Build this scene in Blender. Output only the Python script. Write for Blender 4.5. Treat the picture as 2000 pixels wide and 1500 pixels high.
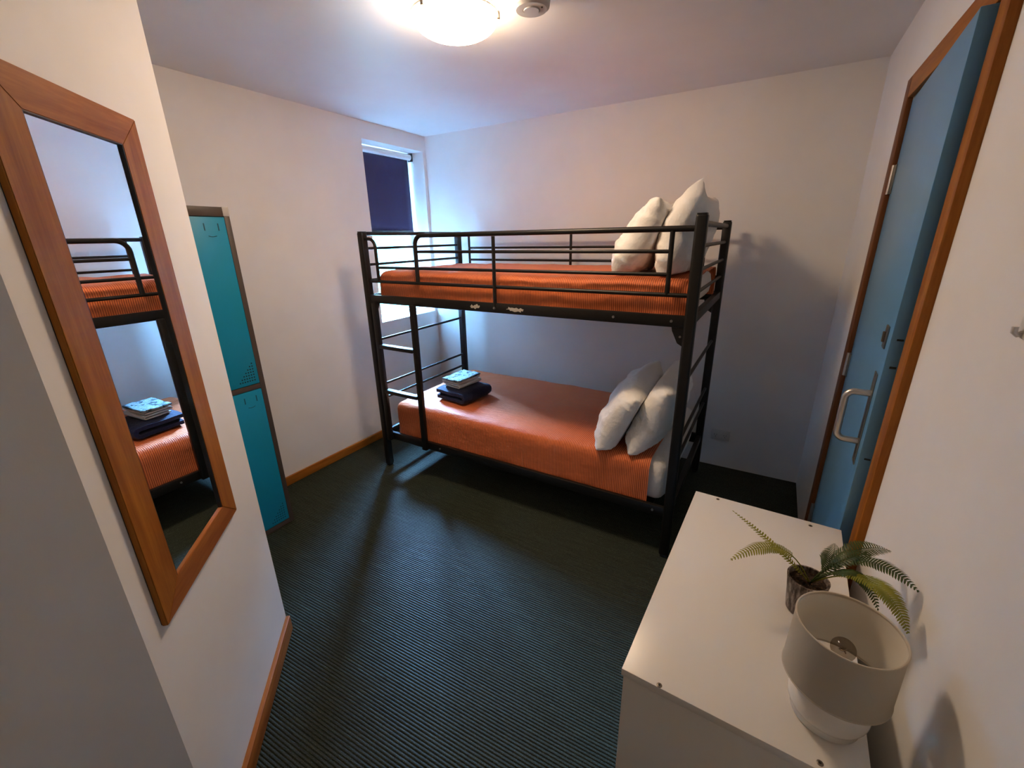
import bpy, bmesh, math, random
from mathutils import Vector, Matrix, noise
random.seed(7)
S = bpy.context.scene
for o in list(bpy.data.objects):
    bpy.data.objects.remove(o)
PI = math.pi

# ------------------------------------------------------------------ camera
def make_camera():
    f, yaw, pitch, roll = 839.9, math.radians(31.0254), math.radians(-18.7639), math.radians(-1.1184)
    fw = Vector((-math.sin(yaw)*math.cos(pitch), math.cos(yaw)*math.cos(pitch), math.sin(pitch)))
    rt = Vector((math.cos(yaw), math.sin(yaw), 0)); up = rt.cross(fw)
    r2 = math.cos(roll)*rt + math.sin(roll)*up; u2 = -math.sin(roll)*rt + math.cos(roll)*up
    cd = bpy.data.cameras.new('camera'); cd.sensor_width = 36; cd.lens = 36*f/2000
    cd.clip_start = .02; cd.clip_end = 200
    c = bpy.data.objects.new('camera', cd); S.collection.objects.link(c)
    m = Matrix((r2, u2, -fw)).transposed().to_4x4(); m.translation = Vector((0, 0, 1.5898))
    c.matrix_world = m
    S.camera = c
make_camera()

# ------------------------------------------------------------------ world, light, exposure
LAMP_STRENGTH = 12.6
SKY_STRENGTH = 1.0
S.view_settings.view_transform = 'Standard'
S.view_settings.look = 'None'
S.view_settings.exposure = 2.46
S.view_settings.gamma = 1.0
S.view_settings.use_curve_mapping = False
w = bpy.data.worlds.new('overcast_sky'); S.world = w; w.use_nodes = True
nt = w.node_tree; nt.nodes.clear()
tc = nt.nodes.new('ShaderNodeTexCoord'); sx = nt.nodes.new('ShaderNodeSeparateXYZ')
mr = nt.nodes.new('ShaderNodeMapRange'); mr.inputs[1].default_value = -1.0; mr.inputs[2].default_value = 1.0
cr = nt.nodes.new('ShaderNodeValToRGB')
stops = [(0.0, (1.9, 2.4, 3.3)), (.47, (2.1, 2.9, 3.9)), (.53, (40.0, 88.0, 165.0)), (1.0, (39.0, 85.0, 162.0))]
els = cr.color_ramp.elements
els[0].position, els[0].color = stops[0][0], stops[0][1]+(1,)
els[1].position, els[1].color = stops[-1][0], stops[-1][1]+(1,)
for p_, c_ in stops[1:-1]:
    e = els.new(p_); e.color = c_+(1,)
bg = nt.nodes.new('ShaderNodeBackground'); bg.inputs[1].default_value = SKY_STRENGTH
wo = nt.nodes.new('ShaderNodeOutputWorld')
nt.links.new(tc.outputs['Generated'], sx.inputs[0]); nt.links.new(sx.outputs[2], mr.inputs[0])
nt.links.new(mr.outputs[0], cr.inputs[0]); nt.links.new(cr.outputs[0], bg.inputs[0]); nt.links.new(bg.outputs[0], wo.inputs[0])
# portal that steers sky samples through the window opening (gives off no light itself)
pd = bpy.data.lights.new('window_portal', 'AREA'); pd.shape = 'RECTANGLE'; pd.size = .66; pd.size_y = 1.36
pd.cycles.is_portal = True
po = bpy.data.objects.new('window_portal', pd); S.collection.objects.link(po)
po.location = (-2.94, 2.765, 1.62); po.rotation_euler = (PI/2, 0, -PI/2)

# ------------------------------------------------------------------ room numbers
XW, XR, YB, ZC = -2.683, .329, 3.12, 2.40       # window wall, door wall, back wall, ceiling
YF = -1.35                                        # wall behind the camera
RC = (-1.585, .717); LC = (-1.058, .190)          # ends of the 45 degree wall

# ------------------------------------------------------------------ materials
def mat(name, col, rough=.5, metal=0.0, spec=.5, **kw):
    m = bpy.data.materials.new(name); m.use_nodes = True
    b = m.node_tree.nodes['Principled BSDF']
    b.inputs['Base Color'].default_value = tuple(col)+(1,)
    b.inputs['Roughness'].default_value = rough; b.inputs['Metallic'].default_value = metal
    b.inputs['Specular IOR Level'].default_value = spec
    for k, v in kw.items():
        b.inputs[k.replace('_', ' ')].default_value = v
    return m
def N(m, t): return m.node_tree.nodes.new(t)
def Lk(m, a, b): m.node_tree.links.new(a, b)
def P(m): return m.node_tree.nodes['Principled BSDF']
def coords(m, scale=(1, 1, 1), rot=(0, 0, 0)):
    t = N(m, 'ShaderNodeTexCoord'); mp = N(m, 'ShaderNodeMapping')
    mp.inputs['Scale'].default_value = scale; mp.inputs['Rotation'].default_value = rot
    Lk(m, t.outputs['Object'], mp.inputs[0]); return mp.outputs[0]
def noise_tex(m, vec, scale, detail=4, rough=.55):
    n = N(m, 'ShaderNodeTexNoise'); n.inputs['Scale'].default_value = scale
    n.inputs['Detail'].default_value = detail; n.inputs['Roughness'].default_value = rough
    Lk(m, vec, n.inputs['Vector']); return n.outputs['Fac']
def ramp(m, fac, stops):
    r = N(m, 'ShaderNodeValToRGB'); el = r.color_ramp.elements
    el[0].position, el[0].color = stops[0][0], tuple(stops[0][1])+(1,)
    el[1].position, el[1].color = stops[-1][0], tuple(stops[-1][1])+(1,)
    for p_, c_ in stops[1:-1]:
        e = el.new(p_); e.color = tuple(c_)+(1,)
    Lk(m, fac, r.inputs[0]); return r.outputs[0]
def bump(m, h, strength=.2, dist=.002, prev=None):
    b = N(m, 'ShaderNodeBump'); b.inputs['Strength'].default_value = strength; b.inputs['Distance'].default_value = dist
    Lk(m, h, b.inputs['Height'])
    if prev: Lk(m, prev, b.inputs['Normal'])
    Lk(m, b.outputs[0], P(m).inputs['Normal']); return b.outputs[0]

def wall_paint(name, col, rough=.6):
    m = mat(name, col, rough, spec=.3)
    v = coords(m); f = noise_tex(m, v, 3.0, 3)
    c = ramp(m, f, [(.3, [x*.97 for x in col]), (.7, [min(1, x*1.02) for x in col])])
    Lk(m, c, P(m).inputs['Base Color'])
    bump(m, noise_tex(m, v, 260, 2), .08, .0015); return m
M = {}
M['wall'] = wall_paint('wall_paint', (.87, .855, .835))
M['ceil'] = wall_paint('ceiling_paint', (.82, .81, .80), .42)

M['turq'] = wall_paint('added_wall_turquoise', (.022, .085, .070), .9)
M['render'] = wall_paint('added_wall_dark', (.027, .028, .026), .9)
def wood(name, dark, light, axis_scale=(1, 14, 14), rough=.5):
    m = mat(name, light, rough, spec=.2)
    v = coords(m, axis_scale)
    f = noise_tex(m, v, 2.2, 6, .6)
    v2 = coords(m, tuple(a*4 for a in axis_scale)); g = noise_tex(m, v2, 4, 3)
    mx = N(m, 'ShaderNodeMath'); mx.operation = 'MULTIPLY_ADD'; mx.inputs[1].default_value = .35
    Lk(m, g, mx.inputs[0]); Lk(m, f, mx.inputs[2])
    c = ramp(m, mx.outputs[0], [(.38, dark), (.65, [(a+b)/2 for a, b in zip(dark, light)]), (.9, light)])
    Lk(m, c, P(m).inputs['Base Color']); bump(m, g, .06, .001); return m
M['wood_z'] = wood('stained_wood_upright', (.20, .056, .006), (.43, .155, .020), (14, 14, 1))
M['wood_y'] = wood('stained_wood_lengthwise', (.20, .056, .006), (.43, .155, .020), (14, 1, 14))
M['wood_x'] = wood('stained_wood_crosswise', (.22, .060, .010), (.44, .155, .032), (1, 14, 14))
M['wood_dark'] = wood('dark_stained_wood', (.10, .035, .012), (.20, .072, .024), (14, 14, 1), .5)

def carpet():
    m = mat('ribbed_carpet', (.03, .04, .035), .45, spec=.15)
    v = coords(m, (1, 1, 1)); f = noise_tex(m, v, 420, 3, .7)
    v2 = coords(m, (3, 60, 1)); g = noise_tex(m, v2, 1.6, 3)
    fl = ramp(m, f, [(.36, (.012, .0158, .011)), (.55, (.034, .044, .031)), (.74, (.16, .19, .15))])
    gl = ramp(m, g, [(.30, (.75, .75, .75)), (.7, (1.15, 1.15, 1.15))])
    mx = N(m, 'ShaderNodeMix'); mx.data_type = 'RGBA'; mx.blend_type = 'MULTIPLY'; mx.inputs[0].default_value = 1
    Lk(m, fl, mx.inputs[6]); Lk(m, gl, mx.inputs[7])
    Lk(m, mx.outputs[2], P(m).inputs['Base Color']); bump(m, f, .25, .002)
    return m
M['carpet'] = carpet()
M['carpet_base'] = mat('carpet_backing', (.012, .015, .013), .95, spec=.05)

M['black'] = mat('black_powder_coat', (.0085, .0075, .0068), .42, spec=.35)
M['chip'] = mat('bare_chipped_metal', (.55, .50, .44), .5, .2)
M['bolt'] = mat('bolt_steel', (.35, .34, .33), .35, .9)

def satin():
    m = mat('rust_satin', (.42, .085, .03), .55, spec=.2)
    t = N(m, 'ShaderNodeTexCoord'); s = N(m, 'ShaderNodeSeparateXYZ'); Lk(m, t.outputs['Object'], s.inputs[0])
    a = N(m, 'ShaderNodeMath'); a.operation = 'MULTIPLY'; a.inputs[1].default_value = 2*PI/.0095; Lk(m, s.outputs[0], a.inputs[0])
    sn = N(m, 'ShaderNodeMath'); sn.operation = 'SINE'; Lk(m, a.outputs[0], sn.inputs[0])
    ma = N(m, 'ShaderNodeMapRange'); ma.inputs[1].default_value = -1; ma.inputs[2].default_value = 1; Lk(m, sn.outputs[0], ma.inputs[0])
    c = ramp(m, ma.outputs[0], [(.25, (.44, .092, .034)), (.75, (.86, .24, .080))])
    Lk(m, c, P(m).inputs['Base Color'])
    b1 = bump(m, ma.outputs[0], .30, .003)
    v = coords(m, (3, 9, 6)); bump(m, noise_tex(m, v, 3.5, 3), .35, .02, b1)
    P(m).inputs['Sheen Weight'].default_value = .1
    P(m).inputs['Sheen Tint'].default_value = (1, .6, .45, 1)
    return m
M['satin'] = satin()
def cotton(name, col, sc=24, st=.5):
    m = mat(name, col, .85, spec=.2)
    v = coords(m); bump(m, noise_tex(m, v, sc, 4), st, .012)
    P(m).inputs['Sheen Weight'].default_value = .15; return m
M['cotton'] = cotton('white_cotton', (.90, .88, .85))
M['towel'] = cotton('white_terry', (.82, .79, .74), 240, .5)
M['navy'] = cotton('navy_fleece', (.007, .014, .055), 90, .4)

def patterned():
    m = mat('leaf_print_cloth', (.5, .75, .76), .8)
    v = coords(m); f = noise_tex(m, v, 34, 4, .6)
    c = ramp(m, f, [(.43, (.012, .025, .035)), (.48, (.16, .27, .29)), (.53, (.40, .47, .48)), (.59, (.13, .25, .27)), (.66, (.45, .50, .50))])
    Lk(m, c, P(m).inputs['Base Color']); bump(m, noise_tex(m, v, 60, 3), .4, .01); return m
M['print'] = patterned()

M['teal'] = mat('teal_enamel', (.006, .27, .44), .42, spec=.4)
M['locker_grey'] = mat('brown_grey_enamel', (.075, .058, .050), .45, spec=.4)
M['slot'] = mat('dark_recess', (.008, .016, .020), .8)
M['tealslot'] = mat('teal_shadow_slot', (.004, .075, .11), .7)
M['melamine'] = mat('white_melamine', (.82, .80, .77), .28, spec=.5)
bm_ = coords(M['melamine']); bump(M['melamine'], noise_tex(M['melamine'], bm_, 9, 2), .02, .01)
M['blue'] = mat('blue_gloss_paint', (.11, .29, .51), .34, spec=.5)
bl_ = coords(M['blue'], (1, 1, .4)); bump(M['blue'], noise_tex(M['blue'], bl_, 26, 3), .05, .006)
M['steel'] = mat('brushed_steel', (.62, .58, .53), .32, 1.0)
M['dull_steel'] = mat('worn_steel_plate', (.20, .21, .21), .42, .85)
M['pewter'] = mat('pewter', (.22, .19, .16), .4, .8)
M['white_plastic'] = mat('white_plastic', (.74, .73, .71), .4)
M['grey_plastic'] = mat('grey_plastic', (.50, .49, .49), .45)
M['black_plastic'] = mat('black_plastic', (.012, .012, .014), .45)
M['frame_white'] = mat('white_window_frame', (.80, .81, .82), .35)
M['ceramic'] = mat('white_ceramic', (.82, .80, .77), .16, spec=.5)

def blind_fabric():
    m = mat('purple_blind_fabric', (.055, .045, .10), .8, spec=.2)
    v = coords(m); f = noise_tex(m, v, 7, 5, .7)
    c = ramp(m, f, [(.60, (.046, .030, .066)), (.70, (.050, .035, .072)), (.78, (.12, .11, .15))])
    Lk(m, c, P(m).inputs['Base Color']); bump(m, noise_tex(m, v, 500, 1), .1, .001); return m
M['blind'] = blind_fabric()

def linen():
    m = mat('linen_shade', (.66, .61, .53), .85, spec=.15)
    v = coords(m, (1, 1, 1)); f = noise_tex(m, v, 500, 2)
    bump(m, f, .15, .001)
    P(m).inputs['Transmission Weight'].default_value = 0.0
    tr = N(m, 'ShaderNodeBsdfTranslucent'); tr.inputs[0].default_value = (.80, .72, .60, 1)
    mx = N(m, 'ShaderNodeMixShader'); mx.inputs[0].default_value = .25
    Lk(m, P(m).outputs[0], mx.inputs[1]); Lk(m, tr.outputs[0], mx.inputs[2])
    Lk(m, mx.outputs[0], m.node_tree.nodes['Material Output'].inputs[0]); return m
M['linen'] = linen()
M['linen_in'] = mat('white_shade_lining', (.76, .72, .64), .7)

def bark_pot():
    m = mat('weathered_pot', (.2, .17, .15), .6)
    v = coords(m, (60, 60, 9)); f = noise_tex(m, v, 2.4, 5, .7)
    c = ramp(m, f, [(.36, (.028, .019, .015)), (.5, (.15, .115, .095)), (.66, (.42, .37, .34))])
    Lk(m, c, P(m).inputs['Base Color']); bump(m, f, .4, .003); return m
M['pot'] = bark_pot()
def soil_m():
    m = mat('bark_mulch', (.05, .025, .012), .9)
    v = coords(m); f = noise_tex(m, v, 160, 4, .7)
    c = ramp(m, f, [(.4, (.012, .006, .004)), (.58, (.06, .03, .014)), (.72, (.30, .18, .07))])
    Lk(m, c, P(m).inputs['Base Color']); bump(m, f, 1, .006); return m
M['soil'] = soil_m()
def green(name, a, b):
    m = mat(name, a, .48, spec=.4)
    v = coords(m); f = noise_tex(m, v, 30, 3)
    Lk(m, ramp(m, f, [(.35, a), (.65, b)]), P(m).inputs['Base Color'])
    tr = N(m, 'ShaderNodeBsdfTranslucent'); tr.inputs[0].default_value = tuple(x*1.3 for x in b)+(1,)
    mx = N(m, 'ShaderNodeMixShader'); mx.inputs[0].default_value = .22
    Lk(m, P(m).outputs[0], mx.inputs[1]); Lk(m, tr.outputs[0], mx.inputs[2])
    Lk(m, mx.outputs[0], m.node_tree.nodes['Material Output'].inputs[0]); return m
M['fern_dark'] = green('fern_dark_green', (.024, .046, .009), (.058, .092, .016))
M['fern_light'] = green('fern_yellow_green', (.15, .17, .012), (.30, .29, .028))

def emitter(name, col, s):
    m = bpy.data.materials.new(name); m.use_nodes = True; m.node_tree.nodes.clear()
    e = N(m, 'ShaderNodeEmission'); e.inputs[0].default_value = tuple(col)+(1,); e.inputs[1].default_value = s
    o = N(m, 'ShaderNodeOutputMaterial'); Lk(m, e.outputs[0], o.inputs[0]); return m
M['lit_glass'] = emitter('lit_opal_glass', (1.0, .725, .48), LAMP_STRENGTH)

def glass(name, tint, gl=.05, rough=.0):
    m = bpy.data.materials.new(name); m.use_nodes = True; m.node_tree.nodes.clear()
    t = N(m, 'ShaderNodeBsdfTransparent'); t.inputs[0].default_value = tuple(tint)+(1,)
    g = N(m, 'ShaderNodeBsdfGlossy'); g.inputs['Roughness'].default_value = rough
    mx = N(m, 'ShaderNodeMixShader'); mx.inputs[0].default_value = gl
    Lk(m, t.outputs[0], mx.inputs[1]); Lk(m, g.outputs[0], mx.inputs[2])
    o = N(m, 'ShaderNodeOutputMaterial'); Lk(m, mx.outputs[0], o.inputs[0]); return m
M['pane'] = glass('clear_window_glass', (.96, .98, .98))
M['bulb'] = glass('smoky_bulb_glass', (.62, .58, .52))
M['mirror'] = mat('mirror_silver', (.90, .91, .91), .0, 1.0)

# ------------------------------------------------------------------ mesh helpers
class MB:
    def __init__(self): self.b = bmesh.new()
    def box(self, x0, x1, y0, y1, z0, z1, bev=0.0, seg=2):
        r = bmesh.ops.create_cube(self.b, size=1)
        vs = r['verts']
        bmesh.ops.scale(self.b, vec=(x1-x0, y1-y0, z1-z0), verts=vs)
        bmesh.ops.translate(self.b, vec=((x0+x1)/2, (y0+y1)/2, (z0+z1)/2), verts=vs)
        if bev > 0:
            es = list({e for v in vs for e in v.link_edges})
            bmesh.ops.bevel(self.b, geom=es, offset=bev, segments=seg, affect='EDGES', profile=.5)
        return self
    def prism(self, poly, z0, z1):
        lo = [self.b.verts.new((x, y, z0)) for x, y in poly]; hi = [self.b.verts.new((x, y, z1)) for x, y in poly]
        n = len(poly); self.b.faces.new(lo[::-1]); self.b.faces.new(hi)
        for i in range(n): self.b.faces.new((lo[i], lo[(i+1) % n], hi[(i+1) % n], hi[i]))
        return self
    def tube(self, pts, r, n=10, caps=True, flat=1.0):
        pts = [Vector(p) for p in pts]; rings = []; prev = None
        for i, p in enumerate(pts):
            a = pts[i]-pts[i-1] if i else pts[1]-pts[0]
            c = pts[i+1]-pts[i] if i < len(pts)-1 else pts[-1]-pts[-2]
            t = (a.normalized()+c.normalized()).normalized()
            if prev is None:
                u = t.cross(Vector((0, 0, 1)))
                if u.length < 1e-3: u = t.cross(Vector((0, 1, 0)))
                u.normalize()
            else:
                u = (prev - t*prev.dot(t)).normalized()
            prev = u; v = t.cross(u)
            k = 1/max(.5, math.cos(a.angle(c)/2)) if 0 < i < len(pts)-1 else 1
            rr = r[i] if isinstance(r, (list, tuple)) else r
            rings.append([self.b.verts.new(p + rr*(math.cos(2*PI*j/n)*u + flat*math.sin(2*PI*j/n)*v)) for j in range(n)])
        for A, B in zip(rings, rings[1:]):
            for j in range(n): self.b.faces.new((A[j], A[(j+1) % n], B[(j+1) % n], B[j]))
        if caps: self.b.faces.new(rings[0][::-1]); self.b.faces.new(rings[-1])
        return self
    def lathe(self, prof, n=40, c=(0, 0), close=True):
        rings = []
        for r, z in prof:
            if r < 1e-6: rings.append([self.b.verts.new((c[0], c[1], z))])
            else: rings.append([self.b.verts.new((c[0]+r*math.cos(2*PI*j/n), c[1]+r*math.sin(2*PI*j/n), z)) for j in range(n)])
        for A, B in zip(rings, rings[1:]):
            for j in range(n):
                k = (j+1) % n
                if len(A) == 1 and len(B) == 1: continue
                if len(A) == 1: self.b.faces.new((A[0], B[j], B[k]))
                elif len(B) == 1: self.b.faces.new((A[j], B[0], A[k]))
                else: self.b.faces.new((A[j], B[j], B[k], A[k]))
        return self
    def soft_box(self, x0, x1, y0, y1, z0, z1, r, step=.04, amp=0.0, freq=6, seed=0, open_faces=(), crown=0.0):
        """box with rounded edges and a dense grid, lightly uneven like cloth"""
        nx, ny, nz = [max(4, int((b-a)/step)) for a, b in ((x0, x1), (y0, y1), (z0, z1))]
        cache = {}
        cx, cy = (x0+x1)/2, (y0+y1)/2
        def axis(i, n, a, b):
            # finer near the ends so the roundness holds
            t = i/n; t = t + .10*math.sin(2*PI*t)*-1
            return a+(b-a)*t
        def V(i, j, k):
            key = (i, j, k)
            if key not in cache:
                p = Vector((axis(i, nx, x0, x1), axis(j, ny, y0, y1), axis(k, nz, z0, z1)))
                q = Vector((min(max(p.x, x0+r), x1 if 'x1' in open_faces else x1-r), min(max(p.y, y0+r), y1-r), min(max(p.z, z0 if 'z0' in open_faces else z0+r), z1-r)))
                d = p-q
                n_ = d.normalized() if d.length > 1e-9 else Vector((0, 0, 0))
                p = q + n_*r if d.length > 1e-9 else p
                if amp: p += n_*amp*(noise.noise(p*freq+Vector((seed, 0, 0))) + .5*noise.noise(p*freq*2.3+Vector((0, seed, 0))))
                if crown and k == nz: p.z += crown*(1-((p.x-cx)/(x1-cx))**2)*(1-((p.y-cy)/(y1-cy))**2)
                cache[key] = self.b.verts.new(p)
            return cache[key]
        def quad(a, b, c, d):
            try: self.b.faces.new((a, b, c, d))
            except ValueError: pass
        for i in range(nx):
            for j in range(ny):
                if 'z0' not in open_faces: quad(V(i, j, 0), V(i, j+1, 0), V(i+1, j+1, 0), V(i+1, j, 0))
                quad(V(i, j, nz), V(i+1, j, nz), V(i+1, j+1, nz), V(i, j+1, nz))
        for i in range(nx):
            for k in range(nz):
                quad(V(i, 0, k), V(i+1, 0, k), V(i+1, 0, k+1), V(i, 0, k+1))
                quad(V(i, ny, k), V(i, ny, k+1), V(i+1, ny, k+1), V(i+1, ny, k))
        for j in range(ny):
            for k in range(nz):
                if 'x0' not in open_faces: quad(V(0, j, k), V(0, j, k+1), V(0, j+1, k+1), V(0, j+1, k))
                if 'x1' not in open_faces: quad(V(nx, j, k), V(nx, j+1, k), V(nx, j+1, k+1), V(nx, j, k+1))
        return self
    def move(self, M4): bmesh.ops.transform(self.b, matrix=M4, verts=self.b.verts); return self
    def build(self, name, m, parent=None, smooth=True, loc=None, org=None, rot=None, angle=40):
        if org is not None: bmesh.ops.translate(self.b, vec=-Vector(org), verts=self.b.verts)
        bmesh.ops.recalc_face_normals(self.b, faces=self.b.faces)
        me = bpy.data.meshes.new(name); self.b.to_mesh(me); self.b.free()
        me.materials.append(M[m] if isinstance(m, str) else m)
        if smooth:
            for p_ in me.polygons: p_.use_smooth = True
            try: me.set_sharp_from_angle(angle=math.radians(angle))
            except Exception: pass
        o = bpy.data.objects.new(name, me); S.collection.objects.link(o)
        if parent is not None: o.parent = parent
        if loc is not None: o.location = loc
        elif org is not None and parent is None: o.location = org
        if rot is not None: o.rotation_euler = rot
        return o

def thing(name, label, cat, loc=(0, 0, 0), rotz=0, group=None):
    o = bpy.data.objects.new(name, None); S.collection.objects.link(o); o.empty_display_size = .1
    o.location = loc; o.rotation_euler = (0, 0, rotz); return tag(o, label, cat, group)
def tag(o, label, cat, group=None):
    o['label'] = label; o['category'] = cat
    if group: o['group'] = group
    return o
def struct(o, label, cat):
    o['kind'] = 'structure'; o['label'] = label; o['category'] = cat; return o
def copy_part(o, parent, loc):
    c = o.copy(); S.collection.objects.link(c); c.parent = parent; c.location = loc; return c
def arc(cx, cz, r, a0, a1, y, n=6):
    return [(cx+r*math.cos(math.radians(a0+(a1-a0)*i/n)), y, cz+r*math.sin(math.radians(a0+(a1-a0)*i/n))) for i in range(n+1)]

# ================================================================== SETTING
fl = MB().box(XW-.3, XR+.3, YF-.2, YB+.2, -.12, -.0055).build('floor', 'carpet_base', smooth=False)
struct(fl, 'dark green ribbed carpet floor of the bunk room', 'floor')
# ribs of the carpet: real ridges, 13 mm apart, running along the bunk
b = bmesh.new()
pitch_ = .0112; ang = math.radians(2.4); ca, sa = math.cos(ang), math.sin(ang)
prof = [(0, -.0040), (.08, -.0032), (.18, -.0008), (.30, -.0002), (.5, 0), (.70, -.0002), (.82, -.0008), (.92, -.0032)]
n_r = int((YB-YF+.5)/pitch_)
prev = None
for i in range(n_r):
    y0 = YF-.25+i*pitch_
    for t, z in prof:
        y = y0+t*pitch_
        pt = [b.verts.new((xx*ca-y*sa*0+0, y+xx*sa, z)) for xx in (XW-.05, -1.9, -1.2, -.5, XR+.05)]
        if prev:
            for k in range(4): b.faces.new((prev[k], prev[k+1], pt[k+1], pt[k]))
        prev = pt
mb = MB(); mb.b.free(); mb.b = b
pile = mb.build('carpet_ribs', 'carpet', fl, angle=180); pile['kind'] = 'stuff'

ce = MB().box(XW-.3, XR+.3, YF-.2, YB+.2, ZC, ZC+.12).build('ceiling', 'ceil', smooth=False)
struct(ce, 'smooth off-white plaster ceiling above the room', 'ceiling')
# window wall (left), with the opening
WY0, WY1, WZ0, WZ1 = 2.440, 3.088, .950, 2.283
T = .30
wl = MB().box(XW-T, XW, YF-.2, WY0, 0, ZC).box(XW-T, XW, WY1, YB+.2, 0, ZC).box(XW-T, XW, WY0, WY1, 0, WZ0).box(XW-T, XW, WY0, WY1, WZ1, ZC).build('wall_left', 'wall', smooth=False)
struct(wl, 'cream painted wall with the narrow window, behind lockers and bunk', 'wall')
wb = MB().box(XW-T, XR+T, YB, YB+T, 0, ZC).build('wall_back', 'wall', smooth=False)
struct(wb, 'cream painted back wall along the length of the bunk bed', 'wall')
DY0, DY1, DZ = 1.432, 2.262, 2.037
wr = MB().box(XR, XR+.14, YF-.2, DY0, 0, ZC).box(XR, XR+.14, DY1, YB, 0, ZC).box(XR, XR+.14, DY0, DY1, DZ, ZC).box(XR+.14, XR+.18, DY0-.1, DY1+.1, 0, DZ+.1).build('wall_right', 'wall', smooth=False)
struct(wr, 'cream painted wall holding the blue door, beside the white dresser', 'wall')
wa = MB().prism([LC, RC, (RC[0], .60), (-1.175, LC[1])], 0, ZC).build('wall_angled', 'wall', smooth=False)
struct(wa, 'cream angled wall on which the wood framed mirror hangs', 'wall')
we = MB().prism([LC, (-1.175, LC[1]), (-1.175, YF), (LC[0], YF)], 0, ZC).build('wall_entry', 'wall', smooth=False)
struct(we, 'shaded grey looking wall of the entry passage, left of the mirror', 'wall')
wp = MB().prism([RC, (XW-.05, RC[1]), (XW-.05, .60), (RC[0], .60)], 0, ZC).build('wall_partition', 'wall', smooth=False)
struct(wp, 'hidden partition wall behind the mirror, beside the lockers', 'wall')
wf = MB().box(-1.3, XR+.14, YF-.12, YF, 0, ZC).build('wall_front', 'wall', smooth=False)
struct(wf, 'wall of the entry passage behind the camera', 'wall')

# added house block, unseen, shades the back wall; the sky shows past its corner
wo_ = MB().box(-9.0, -4.6, -8, 3.75, -3.0, 7.0)
for k in range(48): wo_.box(-4.61, -4.585, -8, 3.765, -2.8+k*.2, -2.8+k*.2+.17)
wo_ = wo_.build('wall_added_side', 'render', smooth=False)
struct(wo_, 'added dark boarded wall outside the window, unseen, blocking sky light from one side', 'wall')
wo_ = MB().box(-26.0, 4.0, 7.6, 12, -3.0, 4.1)  # second added block, keeps low sky light out of the window
for k in range(34): wo_.box(-26.0, 4.0, 7.585, 7.61, -2.8+k*.2, -2.8+k*.2+.17)
wo_ = wo_.build('wall_added_yard_end', 'turq', smooth=False)
struct(wo_, 'added turquoise boarded wall beyond the window, hiding the low sky', 'wall')
# baseboards
bb = MB().box(XW, XW+.016, .72, YB, 0, .062, .003).build('baseboard_left', 'wood_y'); struct(bb, 'brown stained wooden baseboard under the window wall', 'baseboard')
d = Vector((LC[0]-RC[0], LC[1]-RC[1], 0)).normalized(); nrm = Vector((1, 1, 0)).normalized()
Lw = (Vector(LC)-Vector(RC)).length
bb = MB().box(0, Lw+.006, 0, .017, 0, .074, .003)
mtx = Matrix((( d.x, nrm.x, 0, RC[0]), (d.y, nrm.y, 0, RC[1]), (0, 0, 1, 0), (0, 0, 0, 1)))
bb = bb.build('baseboard_angled', 'wood_x'); bb.matrix_world = mtx
struct(bb, 'brown stained wooden baseboard under the mirror wall', 'baseboard')
bb = MB().box(LC[0], LC[0]+.016, YF, LC[1], 0, .074, .003).build('baseboard_entry', 'wood_y'); struct(bb, 'brown wooden baseboard along the entry passage wall', 'baseboard')

# ---------------- window
win = MB()
XG = XW-.205
fw_ = .038
win.box(XG-.03, XG+.02, WY0, WY0+fw_, WZ0, WZ1, .003).box(XG-.03, XG+.02, WY1-fw_, WY1, WZ0, WZ1, .003)
win.box(XG-.03, XG+.02, WY0+fw_, WY1-fw_, WZ0, WZ0+fw_, .003).box(XG-.03, XG+.02, WY0+fw_, WY1-fw_, WZ1-fw_, WZ1, .003)
wno = win.build('window_1', 'frame_white', org=(XG, 2.764, WZ0)); struct(wno, 'narrow white framed window in the corner beside the bunk', 'window')
og = (XG, 2.764, WZ0)
MB().box(XG-.006, XG, WY0+fw_, WY1-fw_, WZ0+fw_, WZ1-fw_).build('glass_pane', 'pane', wno, smooth=False, org=og)
MB().box(XG+.02, XW+.004, WY0+.001, WY1-.001, WZ0, WZ0+.012, .003).build('sill', 'frame_white', wno, org=og)
MB().box(XG-.02, XG+.02, WY0+fw_, WY1-fw_, 1.690, 1.722, .004).build('transom', 'frame_white', wno, org=og)

# ---------------- door and its trims
PR = .016
tr = MB().box(XR-PR, XR+.005, DY1, DY1+.070, 0, DZ+.072, .004).build('trim_1', 'wood_dark'); struct(tr, 'dark stained door casing on the hinge side', 'trim')
tr = MB().box(XR-PR-.004, XR+.005, DY0-.066, DY0-.004, 0, DZ+.072, .004).build('trim_2', 'wood_z'); struct(tr, 'brown stained door casing on the latch side', 'trim')
tr = MB().box(XR-PR, XR+.005, DY0-.004, DY1, DZ, DZ+.072, .004).build('trim_3', 'wood_y'); struct(tr, 'brown stained door casing over the blue door', 'trim')
DA = -math.radians(3.1)
LD = .812
door = MB().box(0, .040, -LD, 0, .008, 2.028, .002).build('door_1', 'blue')
door.location = (XR, DY1-.004, 0); door.rotation_euler = (0, 0, DA)
struct(door, 'blue painted door standing slightly ajar in the right wall', 'door')
def dd(y): return -y        # distance from the hinge edge
h = MB().box(-.003, 0, -.768, -.722, .930, 1.212, .0015).build('handle_plate', 'dull_steel', door)
hz0, hz1, hy, pr = 1.000, 1.150, -.748, .058
hp = [(0, hy, hz1), (-pr+.022, hy, hz1)]+[(-pr+.022-.022*math.sin(a*PI/10), hy, hz1-.022+.022*math.cos(a*PI/10)) for a in range(1, 6)]
hp += [(-pr+.022-.022*math.cos(a*PI/10), hy, hz0+.022-.022*math.sin(a*PI/10)) for a in range(0, 6)]+[(0, hy, hz0)]
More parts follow.
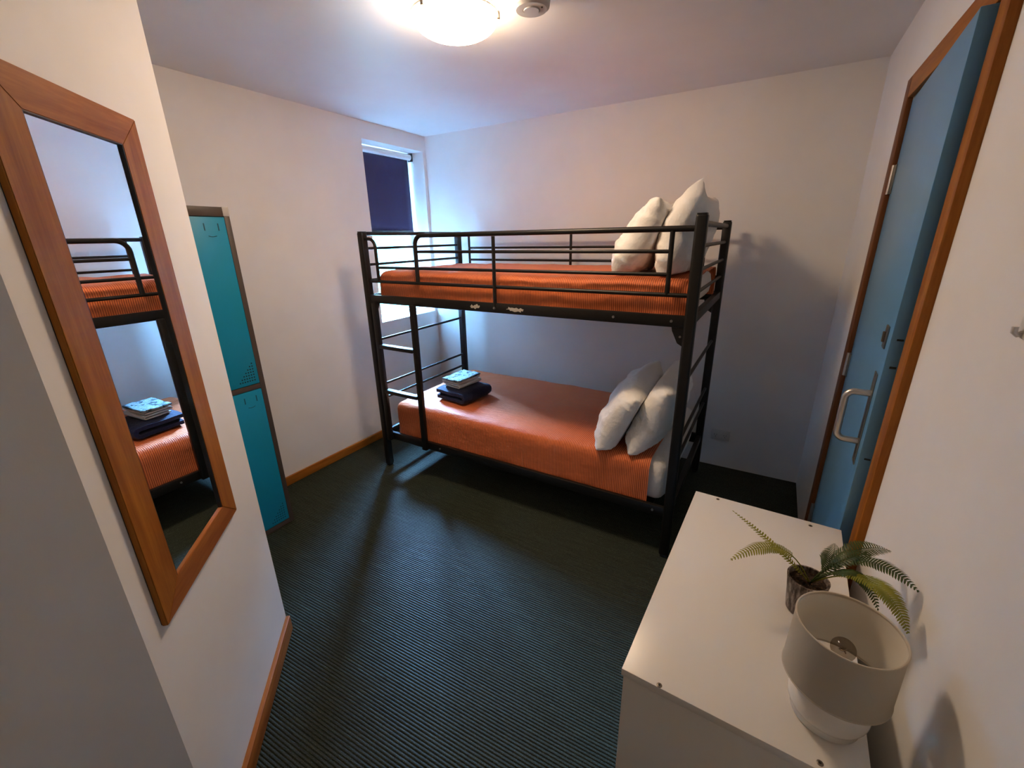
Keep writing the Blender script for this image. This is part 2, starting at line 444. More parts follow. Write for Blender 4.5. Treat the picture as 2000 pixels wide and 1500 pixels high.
MB().tube(hp, .0095, 12).build('pull_handle', 'steel', door, angle=60)
lk = MB().box(-.004, 0, -.762, -.722, 1.283, 1.345, .0015).build('lock_plate', 'dull_steel', door)
MB().box(-.010, -.004, -.747, -.735, 1.300, 1.328, .001).build('lock_turn', 'pewter', lk)
for k, hz in enumerate((1.72, 1.0, .25)):
    hg = MB().box(-.004, .002, -.030, .0, hz, hz+.10, .001).build('hinge', 'dull_steel', door)
    MB().tube([(-.007, .001, hz), (-.007, .001, hz+.10)], .007, 10).build('hinge_barrel', 'steel', hg)
for hz, l in ((1.318, .005), (1.243, .006), (.972, .005)):
    MB().box(.012, .026, -LD-.0012, -LD, hz, hz+l, 0).build('latch_slot', 'slot', door, smooth=False)
for hz in (.931, 1.198):
    MB().tube([(-.0045, -.745, hz+.007), (-.003, -.745, hz+.007)], .004, 10).build('screw', 'bolt', door)

# ================================================================== BUNK BED
BL, BR, BF, BB = -2.268, -.284, 1.978, 2.958
bo = ((BL+BR)/2, (BF+BB)/2, 0)
bed = thing('bunk_bed', 'black steel bunk bed with ladder, standing against the back wall', 'bunk bed', bo)
def bp(mb, name, m='black', par=None, **k): return mb.build(name, m, par or bed, org=bo, **k)
for x, y, zt in ((BL, BF, 1.642), (BR, BF, 1.668), (BL, BB, 1.642), (BR, BB, 1.660)):
    s = .0235
    po_ = bp(MB().box(x-s, x+s, y-s, y+s, .012, zt, .011, 4), 'post')
    MB().box(x-s+.006, x+s-.006, y-s+.006, y+s-.006, 0, .012, .004).build('foot_glide', 'black_plastic', po_, org=bo)
    MB().box(x-s+.004, x+s-.004, y-s+.004, y+s-.004, zt-.002, zt+.003, .002).build('post_cap', 'black_plastic', po_, org=bo)
R1, R2 = .0125, .0085
XS0, XS1, XM, XST = -1.832, -.393, -1.280, -2.162
# front guard
pts = [(XS0, BF, 1.343), (XS0, BF, 1.555)]+arc(XS0+.055, 1.558, .055, 180, 90, BF)[1:]+[(BR, BF, 1.613)]
bp(MB().tube(pts, R1, 12), 'guard_top_rail', angle=60)
pts = [(BL, BF, 1.600), (XST-.05, BF, 1.600)]+arc(XST-.05, 1.55, .05, 90, 0, BF)[1:]+[(XST, BF, 1.343)]
bp(MB().tube(pts, .010, 12), 'guard_hoop', angle=60)
def rail(x0, x1, y, z, r=R2): bp(MB().tube([(x0, y, z), (x1, y, z)], r, 10), 'guard_rail')
rail(XS0, XS1, BF, 1.523); rail(XST, XS1, BF, 1.428); rail(BL, BR, BF, 1.342, .0095)
bp(MB().tube([(XM, BF-.012, 1.232), (XM, BF-.012, 1.60)], .0095, 10), 'guard_stile')
bp(MB().tube([(XS1, BF, 1.342), (XS1, BF, 1.612)], .0105, 10), 'guard_stile')
# back guard
bp(MB().tube([(BL, BB, 1.625), (BR, BB, 1.625)], R1, 12), 'guard_top_rail')
rail(-2.157, -.393, BB, 1.520); rail(-2.157, -.393, BB, 1.429); rail(BL, BR, BB, 1.342)
for x in (-2.157, -1.272, -.393): bp(MB().tube([(x, BB, 1.342), (x, BB, 1.625)], .0095, 10), 'guard_stile')
# ends
for x in (BL, BR):
    for z, r in ((1.632, R1), (1.543, R2), (1.443, R2), (1.346, R2), (.947, R2), (.628, R2), (.525, R2)):
        bp(MB().tube([(x, BF, z), (x, BB, z)], r, 10), 'end_rail')
    for z0, z1 in ((1.215, 1.257), (.245, .287)):
        bp(MB().box(x-.014, x+.014, BF, BB, z0, z1, .003), 'end_beam')
# side beams
for y in (BF, BB):
    sg = 1 if y == BF else -1
    for z0, z1 in ((1.205, 1.257), (.236, .290)):
        bm1 = bp(MB().box(BL, BR, min(y-.016*sg, y+.006*sg), max(y-.016*sg, y+.006*sg), z0, z1, .003)
                 .box(BL, BR, min(y, y+.035*sg), max(y, y+.035*sg), z0, z0+.005, 0), 'side_beam')
        if y == BF and z0 > 1:
            rnd = random.Random(5)
            for cx, w_, hh in ((-1.411, .068, .024), (-1.150, .118, .026)):
                cb = MB(); n = 26; ring = []
                for i in range(n):
                    a = 2*PI*i/n; k = .35+1.1*rnd.random()
                    ring.append(cb.b.verts.new((cx+w_/2*math.cos(a)*(.75+.25*rnd.random()), y-.0166, 1.231+hh*.5*k*math.sin(a)+.0025*math.sin(3*a+cx*9))))
                cb.b.faces.new(ring)
                ch = cb.build('chipped_paint', 'chip', bm1, org=bo, smooth=False)
                md = ch.modifiers.new('thickness', 'SOLIDIFY'); md.thickness = .0006; md.offset = 0
            for cx in (-1.28, -.36, -.62):
                MB().tube([(cx, y-.016, 1.232), (cx, y-.0215 if cx != -1.28 else y-.026, 1.232)], .006, 10).build('bolt', 'bolt', bm1, org=bo)
        if y == BF and z0 < 1:
            for cx in (-.36, -1.75):
                MB().tube([(cx, y-.016, .265), (cx, y-.021, .265)], .006, 10).build('bolt', 'bolt', bm1, org=bo)
# gusset brackets under the upper beams
for x, sgn in ((BL, 1), (BR, -1)):
    for y in (BF, BB):
        g = MB()
        x0 = x+.022*sgn
        prof_ = [(x0, 1.206), (x0+.052*sgn, 1.206), (x0+.048*sgn, 1.188), (x0+.022*sgn, 1.135), (x0, 1.122)]
        a_ = [g.b.verts.new((px, y-.012, pz)) for px, pz in prof_]; c_ = [g.b.verts.new((px, y+.012, pz)) for px, pz in prof_]
        g.b.faces.new(a_); g.b.faces.new(c_[::-1])
        for i in range(5): g.b.faces.new((a_[i], c_[i], c_[(i+1) % 5], a_[(i+1) % 5]))
        gb = bp(g, 'corner_bracket', smooth=False)
        if y == BF: MB().tube([(x0+.012*sgn, y-.012, 1.165), (x0+.012*sgn, y-.016, 1.165)], .005, 8).build('bolt', 'bolt', gb, org=bo)
# slats carrying each mattress
for zz in (1.226, .262):
    first = None
    for i in range(10):
        x = BL+.185+i*(BR-BL-.30)/9
        if first is None:
            first = MB().box(-.03, .03, BF+.012, BB-.012, zz-.007, zz+.007).build('slat', 'black', bed, smooth=False, org=(0, bo[1], 0))
            first.location = (x-bo[0], 0, 0)
        else: copy_part(first, bed, (x-bo[0], 0, 0))
# ladder
YL = BF-.030
lad = bp(MB().box(-2.196-.019, -2.196+.019, YL-.013, YL+.014, .236, 1.212, .004).box(-1.868-.019, -1.868+.019, YL-.013, YL+.014, .236, 1.212, .004), 'ladder')
for z in (.925, .610):
    MB().box(-2.178, -1.886, YL-.020, YL+.022, z-.014, z+.012, .005).build('rung', 'black', lad, org=bo)

# ---------------- mattresses and covers
def mattress(z0, z1, lab):
    o = MB().soft_box(-2.205 if z0 > 1 else -2.165, -.320, 2.018, 2.918, z0, z1, .058, .06, .003, 5, z0)
    o = o.build('mattress', 'cotton', org=(-1.26, 2.46, z0)); return tag(o, lab, 'mattress', 'bunk mattresses')
mattress(1.236, 1.392, 'white sheeted mattress on the upper bunk, under its cover')
mattress(.272, .502, 'white sheeted mattress on the lower bunk, bare at the pillow end')
def cover(x0, x1, z0, z1, lab, seed, yb=2.934, amp=.006):
    o = MB().soft_box(x0, x1, 2.003 if z0 > 1 else 1.994, yb, z0, z1, .056, .022, amp, 7, seed, ('z0', 'x1'), .006)
    o = o.build('bedspread', 'satin', org=(-1.26, 2.46, z0))
    return tag(o, lab, 'bedspread', 'rust bedspreads')
cover(-2.218, -.309, 1.238, 1.404, 'rust orange pinstriped satin bedspread on the upper bunk', 3, amp=.009)
cover(-2.178, -.400, .273, .514, 'rust orange pinstriped satin bedspread on the lower bunk', 11)

# ---------------- pillows
def pillow(lab, foot, top, yc, length, height, thick, seed, yaw=0.0, roll=0.0, corner=None, lean=None, floor_z=0.0):
    """stands on its long edge; foot/top are (x,z) of its lower and upper edge in the bed's cross-section"""
    nu, nv = 64, 44
    b = bmesh.new(); sides = []
    rnd = Vector((seed*3.1, seed*1.7, seed))
    for sgn in (1, -1):
        g = []
        for i in range(nu+1):
            row = []
            for j in range(nv+1):
                u = -1+2*i/nu; v = -1+2*j/nv
                t = (max(0, 1-abs(u)**3.0)*max(0, 1-abs(v)**2.6))**.46
                pu = u*(1-.05*(1-v*v)*abs(u)**3); pv = v*(1-.06*(1-u*u)*abs(v)**3)
                p = Vector((pu*length/2, pv*height/2, sgn*t*thick/2))
                edge = min(1, 2.2*max(abs(u), abs(v))-.9) if max(abs(u), abs(v)) > .41 else 0
                wr = noise.noise(Vector((u*3.2*(1 if abs(v) > abs(u) else .7), v*3.0, sgn*2))+rnd)
                wr2 = noise.noise(Vector((u*9, v*6.5, sgn*4))+rnd)
                wr3 = noise.noise(Vector((u*17*(.45 if abs(v) > abs(u) else 1)+v*3, v*13*(.45 if abs(u) >= abs(v) else 1), sgn*6))+rnd)
                p.z += sgn*t*(.020*wr + .013*edge*wr2 + .009*edge*wr3)
                p.z += .020*noise.noise(Vector((u*1.1, v*1.1, 7))+rnd)
                p.x += .010*wr2*edge*(abs(v) > .5); p.y += .012*wr*edge
                if corner:
                    k = max(0, u*corner[0])**4*max(0, v*corner[1])**4
                    p += Vector(corner[2])*k
                row.append(p)
            g.append(row)
        sides.append(g)
    vs = [[[None]*(nv+1) for _ in range(nu+1)] for _ in range(2)]
    for i in range(nu+1):
        for j in range(nv+1):
            if i in (0, nu) or j in (0, nv):
                v_ = b.verts.new((sides[0][i][j]+sides[1][i][j])/2); vs[0][i][j] = vs[1][i][j] = v_
            else:
                for s_ in (0, 1): vs[s_][i][j] = b.verts.new(sides[s_][i][j])
    for s_ in (0, 1):
        for i in range(nu):
            for j in range(nv):
                b.faces.new((vs[s_][i][j], vs[s_][i+1][j], vs[s_][i+1][j+1], vs[s_][i][j+1]))
    mb = MB(); mb.b.free(); mb.b = b
    hv = Vector((top[0]-foot[0], 0, top[1]-foot[1])).normalized()
    lv = Vector((math.sin(yaw), -math.cos(yaw), math.sin(roll))).normalized()
    hv = (hv - lv*hv.dot(lv)).normalized(); wv = lv.cross(hv)
    c = Vector(((foot[0]+top[0])/2, yc, (foot[1]+top[1])/2))
    # keep the lowest point on the bed by the caller's foot height
    m4 = Matrix(((lv.x, hv.x, wv.x, 0), (lv.y, hv.y, wv.y, 0), (lv.z, hv.z, wv.z, 0), (0, 0, 0, 1)))
    mb.move(m4)
    # soft contact: flatten where it presses on its neighbour, on the bed and on the end rails
    (fx, fz), (tx, tz), side = lean
    n_ = Vector((tz-fz, 0, -(tx-fx))).normalized(); pt = Vector((fx, 0, fz))
    for v in mb.b.verts:
        q = v.co+c; d_ = (q-pt).dot(n_)
        if side*d_ > -.002: q -= n_*(d_+side*.002)
        if q.z < floor_z: q.z = floor_z+.02*(q.z-floor_z)
        if q.x > -.297: q.x = -.297+.02*(q.x+.297)
        v.co = q-c
    o = mb.build('pillow', 'cotton', loc=c, angle=180)
    return tag(o, lab, 'pillow', 'white pillows on the bunk')
pillow('white pillow on the lower bunk, nearer the middle of the bed', (-.690, .520), (-.510, .850), 2.29, .66, .39, .21, 1, 0.05, -.05, lean=((-.595, .520), (-.441, .8675), 1), floor_z=.523)
pillow('white pillow on the lower bunk, propped against the right end rails', (-.500, .520), (-.372, .885), 2.33, .68, .41, .21, 2, 0.02, -.02, lean=((-.595, .520), (-.441, .8675), -1), floor_z=.523)
pillow('rounded white pillow on the upper bunk, left of the pointed one', (-.675, 1.412), (-.480, 1.745), 2.36, .60, .38, .21, 4, 0.03, .0, lean=((-.5625, 1.411), (-.416, 1.755), 1), floor_z=1.416)
pillow('white pillow on the upper bunk with a tall pointed corner', (-.450, 1.410), (-.352, 1.765), 2.40, .68, .39, .20, 5, 0.0, .0, corner=(1, 1, (-.15, .055, 0)), lean=((-.5625, 1.411), (-.416, 1.755), -1), floor_z=1.416)

# ---------------- folded things on the lower bunk
def fold(width, depth, n, th, gap, wob, seed, bulge=1.0):
    """a cloth folded n times on itself: one ribbon that doubles back, seen at its end"""
    path = []
    for k in range(n):
        z = th/2+k*(th+gap); a, c = (-width/2, width/2) if k % 2 == 0 else (width/2, -width/2)
        m_ = 9
        for i in range(m_+1): path.append((a+(c-a)*i/m_, z))
        if k < n-1:
            r = (th+gap)/2; cx = c
            for i in range(1, 6):
                an = -PI/2+PI*i/6
                path.append((cx+(1 if c > 0 else -1)*r*math.cos(an)*bulge, z+r+r*math.sin(an)))
    mb = MB(); nd = 9; rows = []
    for j in range(nd+1):
        y = -depth/2+depth*j/nd; up, dn = [], []
        for i, (x, z) in enumerate(path):
            p0 = path[max(0, i-1)]; p1 = path[min(len(path)-1, i+1)]
            tx, tz = p1[0]-p0[0], p1[1]-p0[1]; l = math.hypot(tx, tz) or 1; nx_, nz_ = -tz/l, tx/l
            w_ = wob*noise.noise(Vector((x*14, y*11, z*30+seed)))
            h_ = th/2*(1-.45*abs(2*j/nd-1)**6)
            up.append(mb.b.verts.new((x+nx_*h_+w_, y+w_, z+nz_*h_+w_*.5))); dn.append(mb.b.verts.new((x-nx_*h_+w_, y+w_, z-nz_*h_+w_*.5)))
        rows.append((up, dn))
    for (u0, d0), (u1, d1) in zip(rows, rows[1:]):
        for i in range(len(path)-1):
            mb.b.faces.new((u0[i], u0[i+1], u1[i+1], u1[i])); mb.b.faces.new((d0[i], d1[i], d1[i+1], d0[i+1]))
        mb.b.faces.new((u0[0], u1[0], d1[0], d0[0])); mb.b.faces.new((u0[-1], d0[-1], d1[-1], u1[-1]))
    for u_, d_ in (rows[0], rows[-1]):
        for i in range(len(path)-1): mb.b.faces.new((u_[i], d_[i], d_[i+1], u_[i+1]))
    return mb
rz = math.radians(-6)
o = fold(.235, .285, 2, .040, .004, .004, 2).build('blanket', 'navy', loc=(-1.795, 2.300, .522), rot=(0, 0, rz), angle=60)
tag(o, 'navy blue blanket folded into a thick pad on the lower bunk', 'blanket')
o = fold(.135, .225, 3, .0135, .002, .0025, 6).build('towel', 'towel', loc=(-1.812, 2.325, .609), rot=(0, 0, rz), angle=60)
tag(o, 'white towel folded into a block on the navy blanket', 'towel')
mb = MB().soft_box(-.080, .080, -.118, .118, 0, .012, .005, .012, .003, 30, 4)
for v in mb.b.verts:
    if v.co.z > .006: v.co.z += .009*abs(noise.noise(Vector((v.co.x*26, v.co.y*20, 3))))
o = mb.build('printed_cloth', 'print', loc=(-1.815, 2.322, .657), rot=(0, 0, rz+.05), angle=180)
tag(o, 'pale aqua leaf patterned cloth lying on the folded white towel', 'cloth')

# ================================================================== LOCKER
LX, LY0, LY1, LH = -2.278, .872, 1.205, 1.752
lo = ((XW+.02+LX)/2, (LY0+LY1)/2, 0)
loc_ = thing('locker', 'teal two door metal locker with brown grey frame beside the mirror wall', 'locker', lo)
def lp(mb, n, m, par=None, **k): return mb.build(n, m, par or loc_, org=lo, **k)
fb = MB().box(XW+.02, LX-.020, LY0, LY1, .03, LH, 0)
fb.box(LX-.020, LX, LY0, LY0+.026, 0, LH, .002).box(LX-.020, LX, LY1-.026, LY1, 0, LH, .002)
fb.box(LX-.020, LX, LY0+.026, LY1-.026, LH-.042, LH, .002).box(LX-.020, LX, LY0+.026, LY1-.026, .855, .882, .002).box(LX-.020, LX, LY0+.026, LY1-.026, 0, .032, .002)
fb.box(XW+.02, LX-.02, LY0, LY1, 0, .03)
lp(fb, 'body', 'locker_grey')
for z0, z1 in ((.885, LH-.045), (.035, .852)):
    dr = lp(MB().box(LX-.016, LX+.003, LY0+.028, LY1-.028, z0, z1, .002), 'door', 'teal')
    vm = MB()
    for i in range(7):
        for j in range(7-i):
            # triangular field of punched holes in the lower corner by the hinge
            yy = LY1-.050-j*.0125; zz = z0+.022+i*.0150
            vm.tube([(LX+.0028, yy, zz), (LX+.0036, yy, zz)], .0036, 8)
    vh = lp(vm, 'vent_holes', 'slot' if z0 > .5 else 'tealslot', dr); vh['kind'] = 'stuff'
    lp(MB().box(LX+.0028, LX+.0036, 1.079, 1.084, z1-.060, z1-.028), 'slot', 'tealslot', dr, smooth=False)
    lp(MB().box(LX+.0028, LX+.0036, 1.140, 1.145, z1-.060, z1-.028), 'slot', 'tealslot', dr, smooth=False)
    lp(MB().tube([(LX+.003, 1.092+i*.006, z1-.083-.004*math.sin(PI*i/6)) for i in range(7)], .0016, 6), 'slot', 'tealslot', dr)
    lp(MB().box(LX+.003, LX+.012, LY0+.040, LY0+.062, (z0+z1)/2-.03, (z0+z1)/2+.03, .003), 'latch', 'dull_steel', dr)
lp(MB().box(LX-.019, LX+.002, LY1-.028, LY1+.001, LH-.040, LH+.001, .002), 'corner_cap', 'grey_plastic')

# ================================================================== MIRROR on the angled wall
dM = Vector((-1, 1, 0)).normalized()               # along the wall, away from the camera
def mirror_matrix():
    # local x along the wall, y out of the wall, z up ; origin on the wall face
    s0 = 1.178
    base = Vector((-.434, -.434, 0)) + dM*s0       # foot of s on the wall plane x+y=-.868
    return Matrix(((dM.x, nrm.x, 0, base.x), (dM.y, nrm.y, 0, base.y), (0, 0, 1, 1.3175), (0, 0, 0, 1)))
mir = thing('wall_mirror', 'tall mirror in a wide brown wooden frame on the angled wall', 'mirror')
mir.matrix_world = mirror_matrix()
W2, H2, FWD, TH = .234, .566, .086, .0145
def frame_piece(pts, m):
    b = MB(); lo_ = [b.b.verts.new((x, .002, z)) for x, z in pts]; hi_ = [b.b.verts.new((x, TH, z)) for x, z in pts]
    b.b.faces.new(lo_); b.b.faces.new(hi_[::-1])
    for i in range(4): b.b.faces.new((lo_[i], hi_[i], hi_[(i+1) % 4], lo_[(i+1) % 4]))
    bmesh.ops.bevel(b.b, geom=list(b.b.edges), offset=.0012, segments=2, affect='EDGES')
    return b.build('frame_rail', m, mir)
iw, ih = W2-FWD, H2-.069
fh = H2-ih
frame_piece([(-W2, -H2), (-W2, H2), (-iw, ih), (-iw, -ih)], 'wood_z')
frame_piece([(W2, -H2), (iw, -ih), (iw, ih), (W2, H2)], 'wood_z')
frame_piece([(-W2, H2), (W2, H2), (iw, ih), (-iw, ih)], 'wood_x')
frame_piece([(-W2, -H2), (-iw, -ih), (iw, -ih), (W2, -H2)], 'wood_x')
MB().box(-iw-.01, iw+.01, .004, .008, -ih-.01, ih+.01).build('mirror_glass', 'mirror', mir, smooth=False)
rb = MB()
rb.box(-iw, -iw+.002, .008, .0135, -ih, ih).box(iw-.002, iw, .008, .0135, -ih, ih).box(-iw, iw, .008, .0135, ih-.002, ih)
rb.build('rebate', 'black_plastic', mir, smooth=False)
MB().box(-W2+.002, W2-.002, 0, .004, -H2+.002, H2-.002).build('backing_board', 'black_plastic', mir, smooth=False)

# ================================================================== DRESSER
DH = .755
dc = (.066, 1.031, 0); dr_rot = math.radians(-2.0)
dre = thing('dresser', 'white melamine dresser under the fern and the lamp, by the door', 'dresser', dc, dr_rot)
hx, hy_ = .202, .379
MB().box(-hx, hx, -hy_, hy_, DH-.018, DH, .0012).build('top', 'melamine', dre)
for s in (-1, 1):
    y0 = -hy_+.003 if s < 0 else hy_-.021
    MB().box(-hx+.004, hx-.004, y0, y0+.018, 0, DH-.018, .001).build('side_panel', 'melamine', dre)
MB().box(hx-.012, hx-.006, -hy_+.021, hy_-.021, .06, DH-.018).build('back_panel', 'melamine', dre, smooth=False)
MB().box(-hx+.02, -hx+.036, -hy_+.021, hy_-.021, 0, .06).build('plinth', 'melamine', dre, smooth=False)
for z0 in (.065, .288, .511):
    dw = MB().box(-hx+.005, -hx+.021, -hy_+.024, hy_-.024, z0, z0+.218, .0015).build('drawer', 'melamine', dre)
    for yy in (-.16, .16):
        MB().tube([(-hx+.005, yy, z0+.11), (-hx-.014, yy, z0+.11)], .011, 14).build('knob', 'steel', dw)
for wx, wy in ((-.052, 1.399), (.204, 1.383), (-.075, .662), (.185, .660)):
    v = Matrix.Rotation(-dr_rot, 3, 'Z') @ Vector((wx-dc[0], wy-dc[1], 0))
    sc = MB().lathe([(0, 0), (.0052, 0), (.0052, .0005), (.0045, .0010), (0, .0010)], 16, (v.x, v.y)).move(Matrix.Translation((0, 0, DH))).build('screw', 'pewter', dre)
    MB().lathe([(0, .0009), (.0024, .0009), (.0024, .0013), (0, .0013)], 6, (v.x, v.y)).move(Matrix.Translation((0, 0, DH))).build('screw_socket', 'black_plastic', sc)

# ================================================================== TABLE LAMP
lx, ly = .196, .757
lam = thing('table_lamp', 'small lamp with white ceramic base and cream drum shade on the dresser', 'lamp', (lx, ly, DH))
pr_ = [(0, 0), (.050, 0), (.053, .003)]
for i in range(1, 16):
    a = -.75+i/15*2.0
    pr_.append((.012+.050*math.cos(a), .038+.040*math.sin(a)))
pr_ += [(.016, .082), (.013, .090), (.013, .098), (0, .098)]
MB().lathe(pr_, 48).build('base', 'ceramic', lam, angle=60)
r0, r1, z0, z1 = .0790, .0765, .092, .207
sh = MB().lathe([(r0, z0), (r1, z1), (r1-.0012, z1), (r0-.0012, z0), (r0, z0)], 72).build('shade', 'linen', lam, angle=30)
MB().lathe([(r0-.0014, z0+.004), (r1-.0014, z1-.004), (r1-.0018, z1-.004), (r0-.0018, z0+.004), (r0-.0014, z0+.004)], 72).build('lining', 'linen_in', sh, angle=30)
for rr, zz in ((r1, z1), (r0, z0)):
    MB().tube([((rr-.0006)*math.cos(2*PI*i/72), (rr-.0006)*math.sin(2*PI*i/72), zz) for i in range(73)], .0017, 6, False).build('shade_rim', 'linen', sh)
sp = MB()
for k in range(3):
    a = k*2*PI/3+.4; sp.tube([(.012*math.cos(a), .012*math.sin(a), .110), ((r0-.002)*math.cos(a), (r0-.002)*math.sin(a), .100)], .0012, 6)
sp.build('shade_spider', 'steel', lam)
MB().lathe([(0, .096), (.012, .096), (.012, .128), (.009, .132), (0, .132)], 20).build('socket', 'white_plastic', lam)
bu = [(0, .130), (.008, .131)]+[(.0185*math.sin(PI-i/12*PI*.86)+.0, .160-.0185*math.cos(i/12*PI*.86+.0)*1.0 if False else .158+.0185*-math.cos(.45+i/12*(PI-.45))) for i in range(13)]
bu = [(0, .130), (.008, .131)]+[(.0185*math.sin(.45+i/12*(PI-.45)), .158-.0185*math.cos(.45+i/12*(PI-.45))) for i in range(12)]+[(0, .1765)]
MB().lathe(bu, 24).build('bulb', 'bulb', lam, angle=80)
MB().tube([(.012*math.cos(a_*2*PI/10)*.4, .012*math.sin(a_*2*PI/10)*.4, .150+.0012*a_) for a_ in range(11)], .0009, 5).build('filament', 'pewter', lam)

# ================================================================== POTTED FERN
px, py = .168, 1.010
fern = thing('potted_fern', 'small artificial fern in a weathered grey brown pot behind the lamp', 'plant', (px, py, DH))
PH = .092
pp = [(0, 0), (.028, 0), (.031, .003), (.036, .050), (.0415, PH), (.0380, PH), (.0365, PH-.012), (0, PH-.012)]
MB().lathe(pp[:7]+[(.030, .02), (0, .02)], 36).build('pot', 'pot', fern, angle=40)
so = MB().lathe([(0, PH-.012)]+[(.0366*i/8, PH-.012) for i in range(1, 9)], 30)
for v in so.b.verts: v.co.z += .006*noise.noise(v.co*160)-.001
so.build('soil', 'soil', fern, angle=180)
def frond(base, mid, tip, wmax, n=34, m='fern_dark', droop=.25, seed=0, droot=.25):
    base, mid, tip = Vector(base), Vector(mid), Vector(tip)
    ctl = 2*mid-.5*(base+tip)
    q = lambda t: (1-t)**2*base+2*t*(1-t)*ctl+t*t*tip
    mb = MB(); rnd = random.Random(seed)
    mb.tube([q(i/16) for i in range(17)], [.0016*(1-.75*i/16) for i in range(17)], 5)
    for i in range(n):
        t = droot+(1-droot)*(i+.5)/n
        p = q(t); tg = (q(min(1, t+.02))-q(t-.02)).normalized()
        sd = tg.cross(Vector((0, 0, 1)))
        if sd.length < .2: sd = Vector((1, 0, 0))
        sd.normalize(); up = sd.cross(tg)
        s_ = (t-droot)/(1-droot)
        ln = wmax*(math.sin(PI*min(1, .18+.82*s_))**.7 if s_ < .98 else .15)*(.93+.14*rnd.random())
        wd = .0026+.0010*math.sin(PI*s_)
        for sgn in (1, -1):
            dr_ = (sd*sgn+tg*.32+up*.30).normalized(); e2 = tg
            dr2 = (sd*sgn+tg*.42-up*droop).normalized()
            a = p-e2*wd*.5; c = p+e2*wd*.5
            m1 = p+dr_*ln*.45-e2*wd*.62; m2 = p+dr_*ln*.45+e2*wd*.62
            m3 = p+dr_*ln*.45+dr2*ln*.38-e2*wd*.42; m4_ = p+dr_*ln*.45+dr2*ln*.38+e2*wd*.5
            tp = p+dr_*ln*.45+dr2*ln*.55+tg*ln*.06
            vv = [mb.b.verts.new(x) for x in (a, c, m2, m4_, tp, m3, m1)]
            mb.b.faces.new((vv[0], vv[1], vv[2], vv[6])); mb.b.faces.new((vv[6], vv[2], vv[3], vv[5])); mb.b.faces.new((vv[5], vv[3], vv[4]))
    return mb.build('frond', m, fern, org=(px, py, DH), angle=180)
B0 = (px+.004, py-.002, DH+PH-.012)
frond(B0, (.097, 1.035, .885), (-.004, 1.111, .905), .013, 30, 'fern_light', .2, 1, .12)
frond(B0, (.101, 1.015, .898), (.010, .955, .870), .026, 28, 'fern_light', .5, 2, .30)
frond(B0, (.229, 1.020, .935), (.308, 1.083, .925), .029, 26, 'fern_dark', .3, 3)
frond(B0, (.240, .985, .945), (.322, .934, .945), .029, 30, 'fern_dark', .35, 4)
frond(B0, (.246, .925, .945), (.302, .862, .903), .030, 36, 'fern_light', .3, 5)
frond(B0, (.235, .985, .905), (.281, .952, .862), .022, 24, 'fern_dark', .3, 6)
frond(B0, (.205, .985, .925), (.262, 1.020, .945), .028, 20, 'fern_dark', .4, 7)
frond(B0, (.195, 1.000, .905), (.212, 1.085, .905), .026, 20, 'fern_dark', .5, 8)
frond(B0, (.205, .965, .915), (.250, .945, .930), .026, 24, 'fern_dark', .4, 9)

# ================================================================== CEILING LAMP, SMOKE DETECTOR
cl = thing('ceiling_lamp', 'lit round opal glass ceiling lamp with small metal clips', 'lamp', (-1.152, 1.560, ZC))
MB().lathe([(0, 0), (.150, 0), (.150, -.024), (.146, -.028), (0, -.028)], 48).build('mounting_pan', 'white_plastic', cl)
RR, rz0, dep = .160, -.038, .066
gp = []
for i in range(0, 15):
    a = i/14*PI/2
    gp.append((RR*math.cos(a)**.9 if i < 14 else 0, rz0-dep*math.sin(a)))
ins = [(max(0, r_-.004), z_+.004) for r_, z_ in gp]
MB().lathe(gp, 56).build('glass_bowl', 'lit_glass', cl, angle=80)
MB().lathe([(RR+.002, rz0-.004), (RR+.002, rz0+.002), (RR-.006, rz0+.003), (RR-.004, rz0-.004), (RR+.002, rz0-.004)], 56).build('glass_rim', 'ceramic', cl)
for a in (24, 144, 264):
    a = math.radians(a)
    c_ = MB().box(RR-.012, RR+.006, -.007, .007, rz0-.016, rz0+.006, .002).box(RR-.05, RR+.004, -.004, .004, rz0+.004, rz0+.007)
    c_.move(Matrix.Rotation(a, 4, 'Z')).build('clip', 'pewter', cl)
sd_ = thing('smoke_detector', 'round white smoke detector on the ceiling beside the lamp', 'smoke detector', (-.883, 1.652, ZC))
MB().lathe([(0, 0), (.056, 0), (.056, -.010), (0, -.010)], 40).build('base', 'white_plastic', sd_)
MB().lathe([(0, -.010), (.066, -.010), (.067, -.018), (.064, -.040), (.055, -.047), (.031, -.047), (.030, -.043), (.028, -.043), (.027, -.050), (0, -.050)], 40).build('cover', 'grey_plastic', sd_, angle=25)
MB().lathe([(0, -.0465), (.0035, -.0465), (.0035, -.049), (0, -.049)], 10, (.042, 0)).build('indicator', 'black_plastic', sd_)

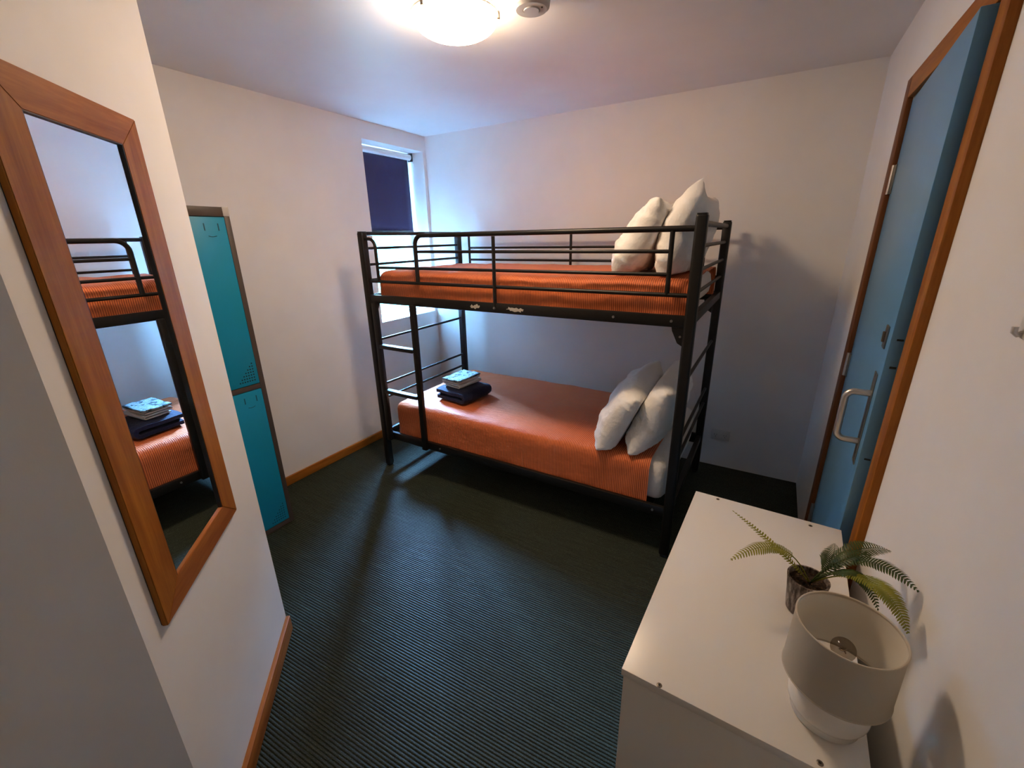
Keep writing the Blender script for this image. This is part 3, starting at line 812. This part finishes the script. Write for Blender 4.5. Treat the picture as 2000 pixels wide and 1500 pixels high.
# ================================================================== OUTLET, HOOK, BLIND
ol = thing('power_outlet', 'white double power outlet low on the back wall, right of the bunk', 'outlet', (-.163, YB, .245))
MB().box(-.060, .060, -.013, 0, -.037, .037, .003).build('plate', 'white_plastic', ol)
for s in (-1, 1):
    sk = MB().box(s*.030-.017, s*.030+.017, -.0145, -.012, -.022, .012, .001).build('socket', 'white_plastic', ol)
    for dx, zz in ((-.007, .002), (.007, .002), (0, -.012)):
        MB().box(s*.030+dx-.001, s*.030+dx+.001, -.0149, -.0140, zz-.004, zz+.004).build('slot', 'slot', sk, smooth=False)
    MB().box(s*.030-.006, s*.030+.006, -.017, -.012, .018, .030, .001).build('switch', 'white_plastic', ol)

hk = thing('wall_hook', 'small beige hook on the right wall at the picture edge', 'hook', (XR, .912, 1.450))
MB().box(-.006, 0, -.020, .014, -.014, .022, .002).build('plate', 'white_plastic', hk)
MB().tube([(-.005, 0, -.006), (-.010, 0, -.009), (-.014, 0, -.005), (-.0145, 0, .003)], .0040, 10).build('peg', 'white_plastic', hk)

XBL = XW-.135
bd = thing('roller_blind', 'dark purple roller blind drawn half way down the window', 'blind', (XBL, 2.764, 2.250))
bg_ = (XBL, 2.764, 2.250)
MB().tube([(XBL, WY0+.012, 2.250), (XBL, 3.066, 2.250)], .023, 20).build('roller', 'frame_white', bd, org=bg_, angle=60)
fbm = MB(); nz, ny = 14, 10; g = []
for i in range(nz+1):
    z = 2.244-i*(2.244-1.664)/nz
    g.append([fbm.b.verts.new((XBL-.018+.003*math.sin(i*.5)*math.sin(PI*j/ny)+.0012*math.sin(j*1.3), 2.455+.600*j/ny, z)) for j in range(ny+1)])
for i in range(nz):
    for j in range(ny): fbm.b.faces.new((g[i][j], g[i][j+1], g[i+1][j+1], g[i+1][j]))
fb_ = fbm.build('fabric', 'blind', bd, org=bg_, angle=180); md = fb_.modifiers.new('thickness', 'SOLIDIFY'); md.thickness = .0012
MB().box(XBL-.025, XBL-.011, 2.453, 3.056, 1.648, 1.668, .003).build('bottom_bar', 'black_plastic', bd, org=bg_)
for y in (WY0+.001, 3.068):
    MB().box(XBL-.026, XBL+.028, y, y+.010, 2.218, WZ1-.001, .004).build('bracket', 'black_plastic', bd, org=bg_)
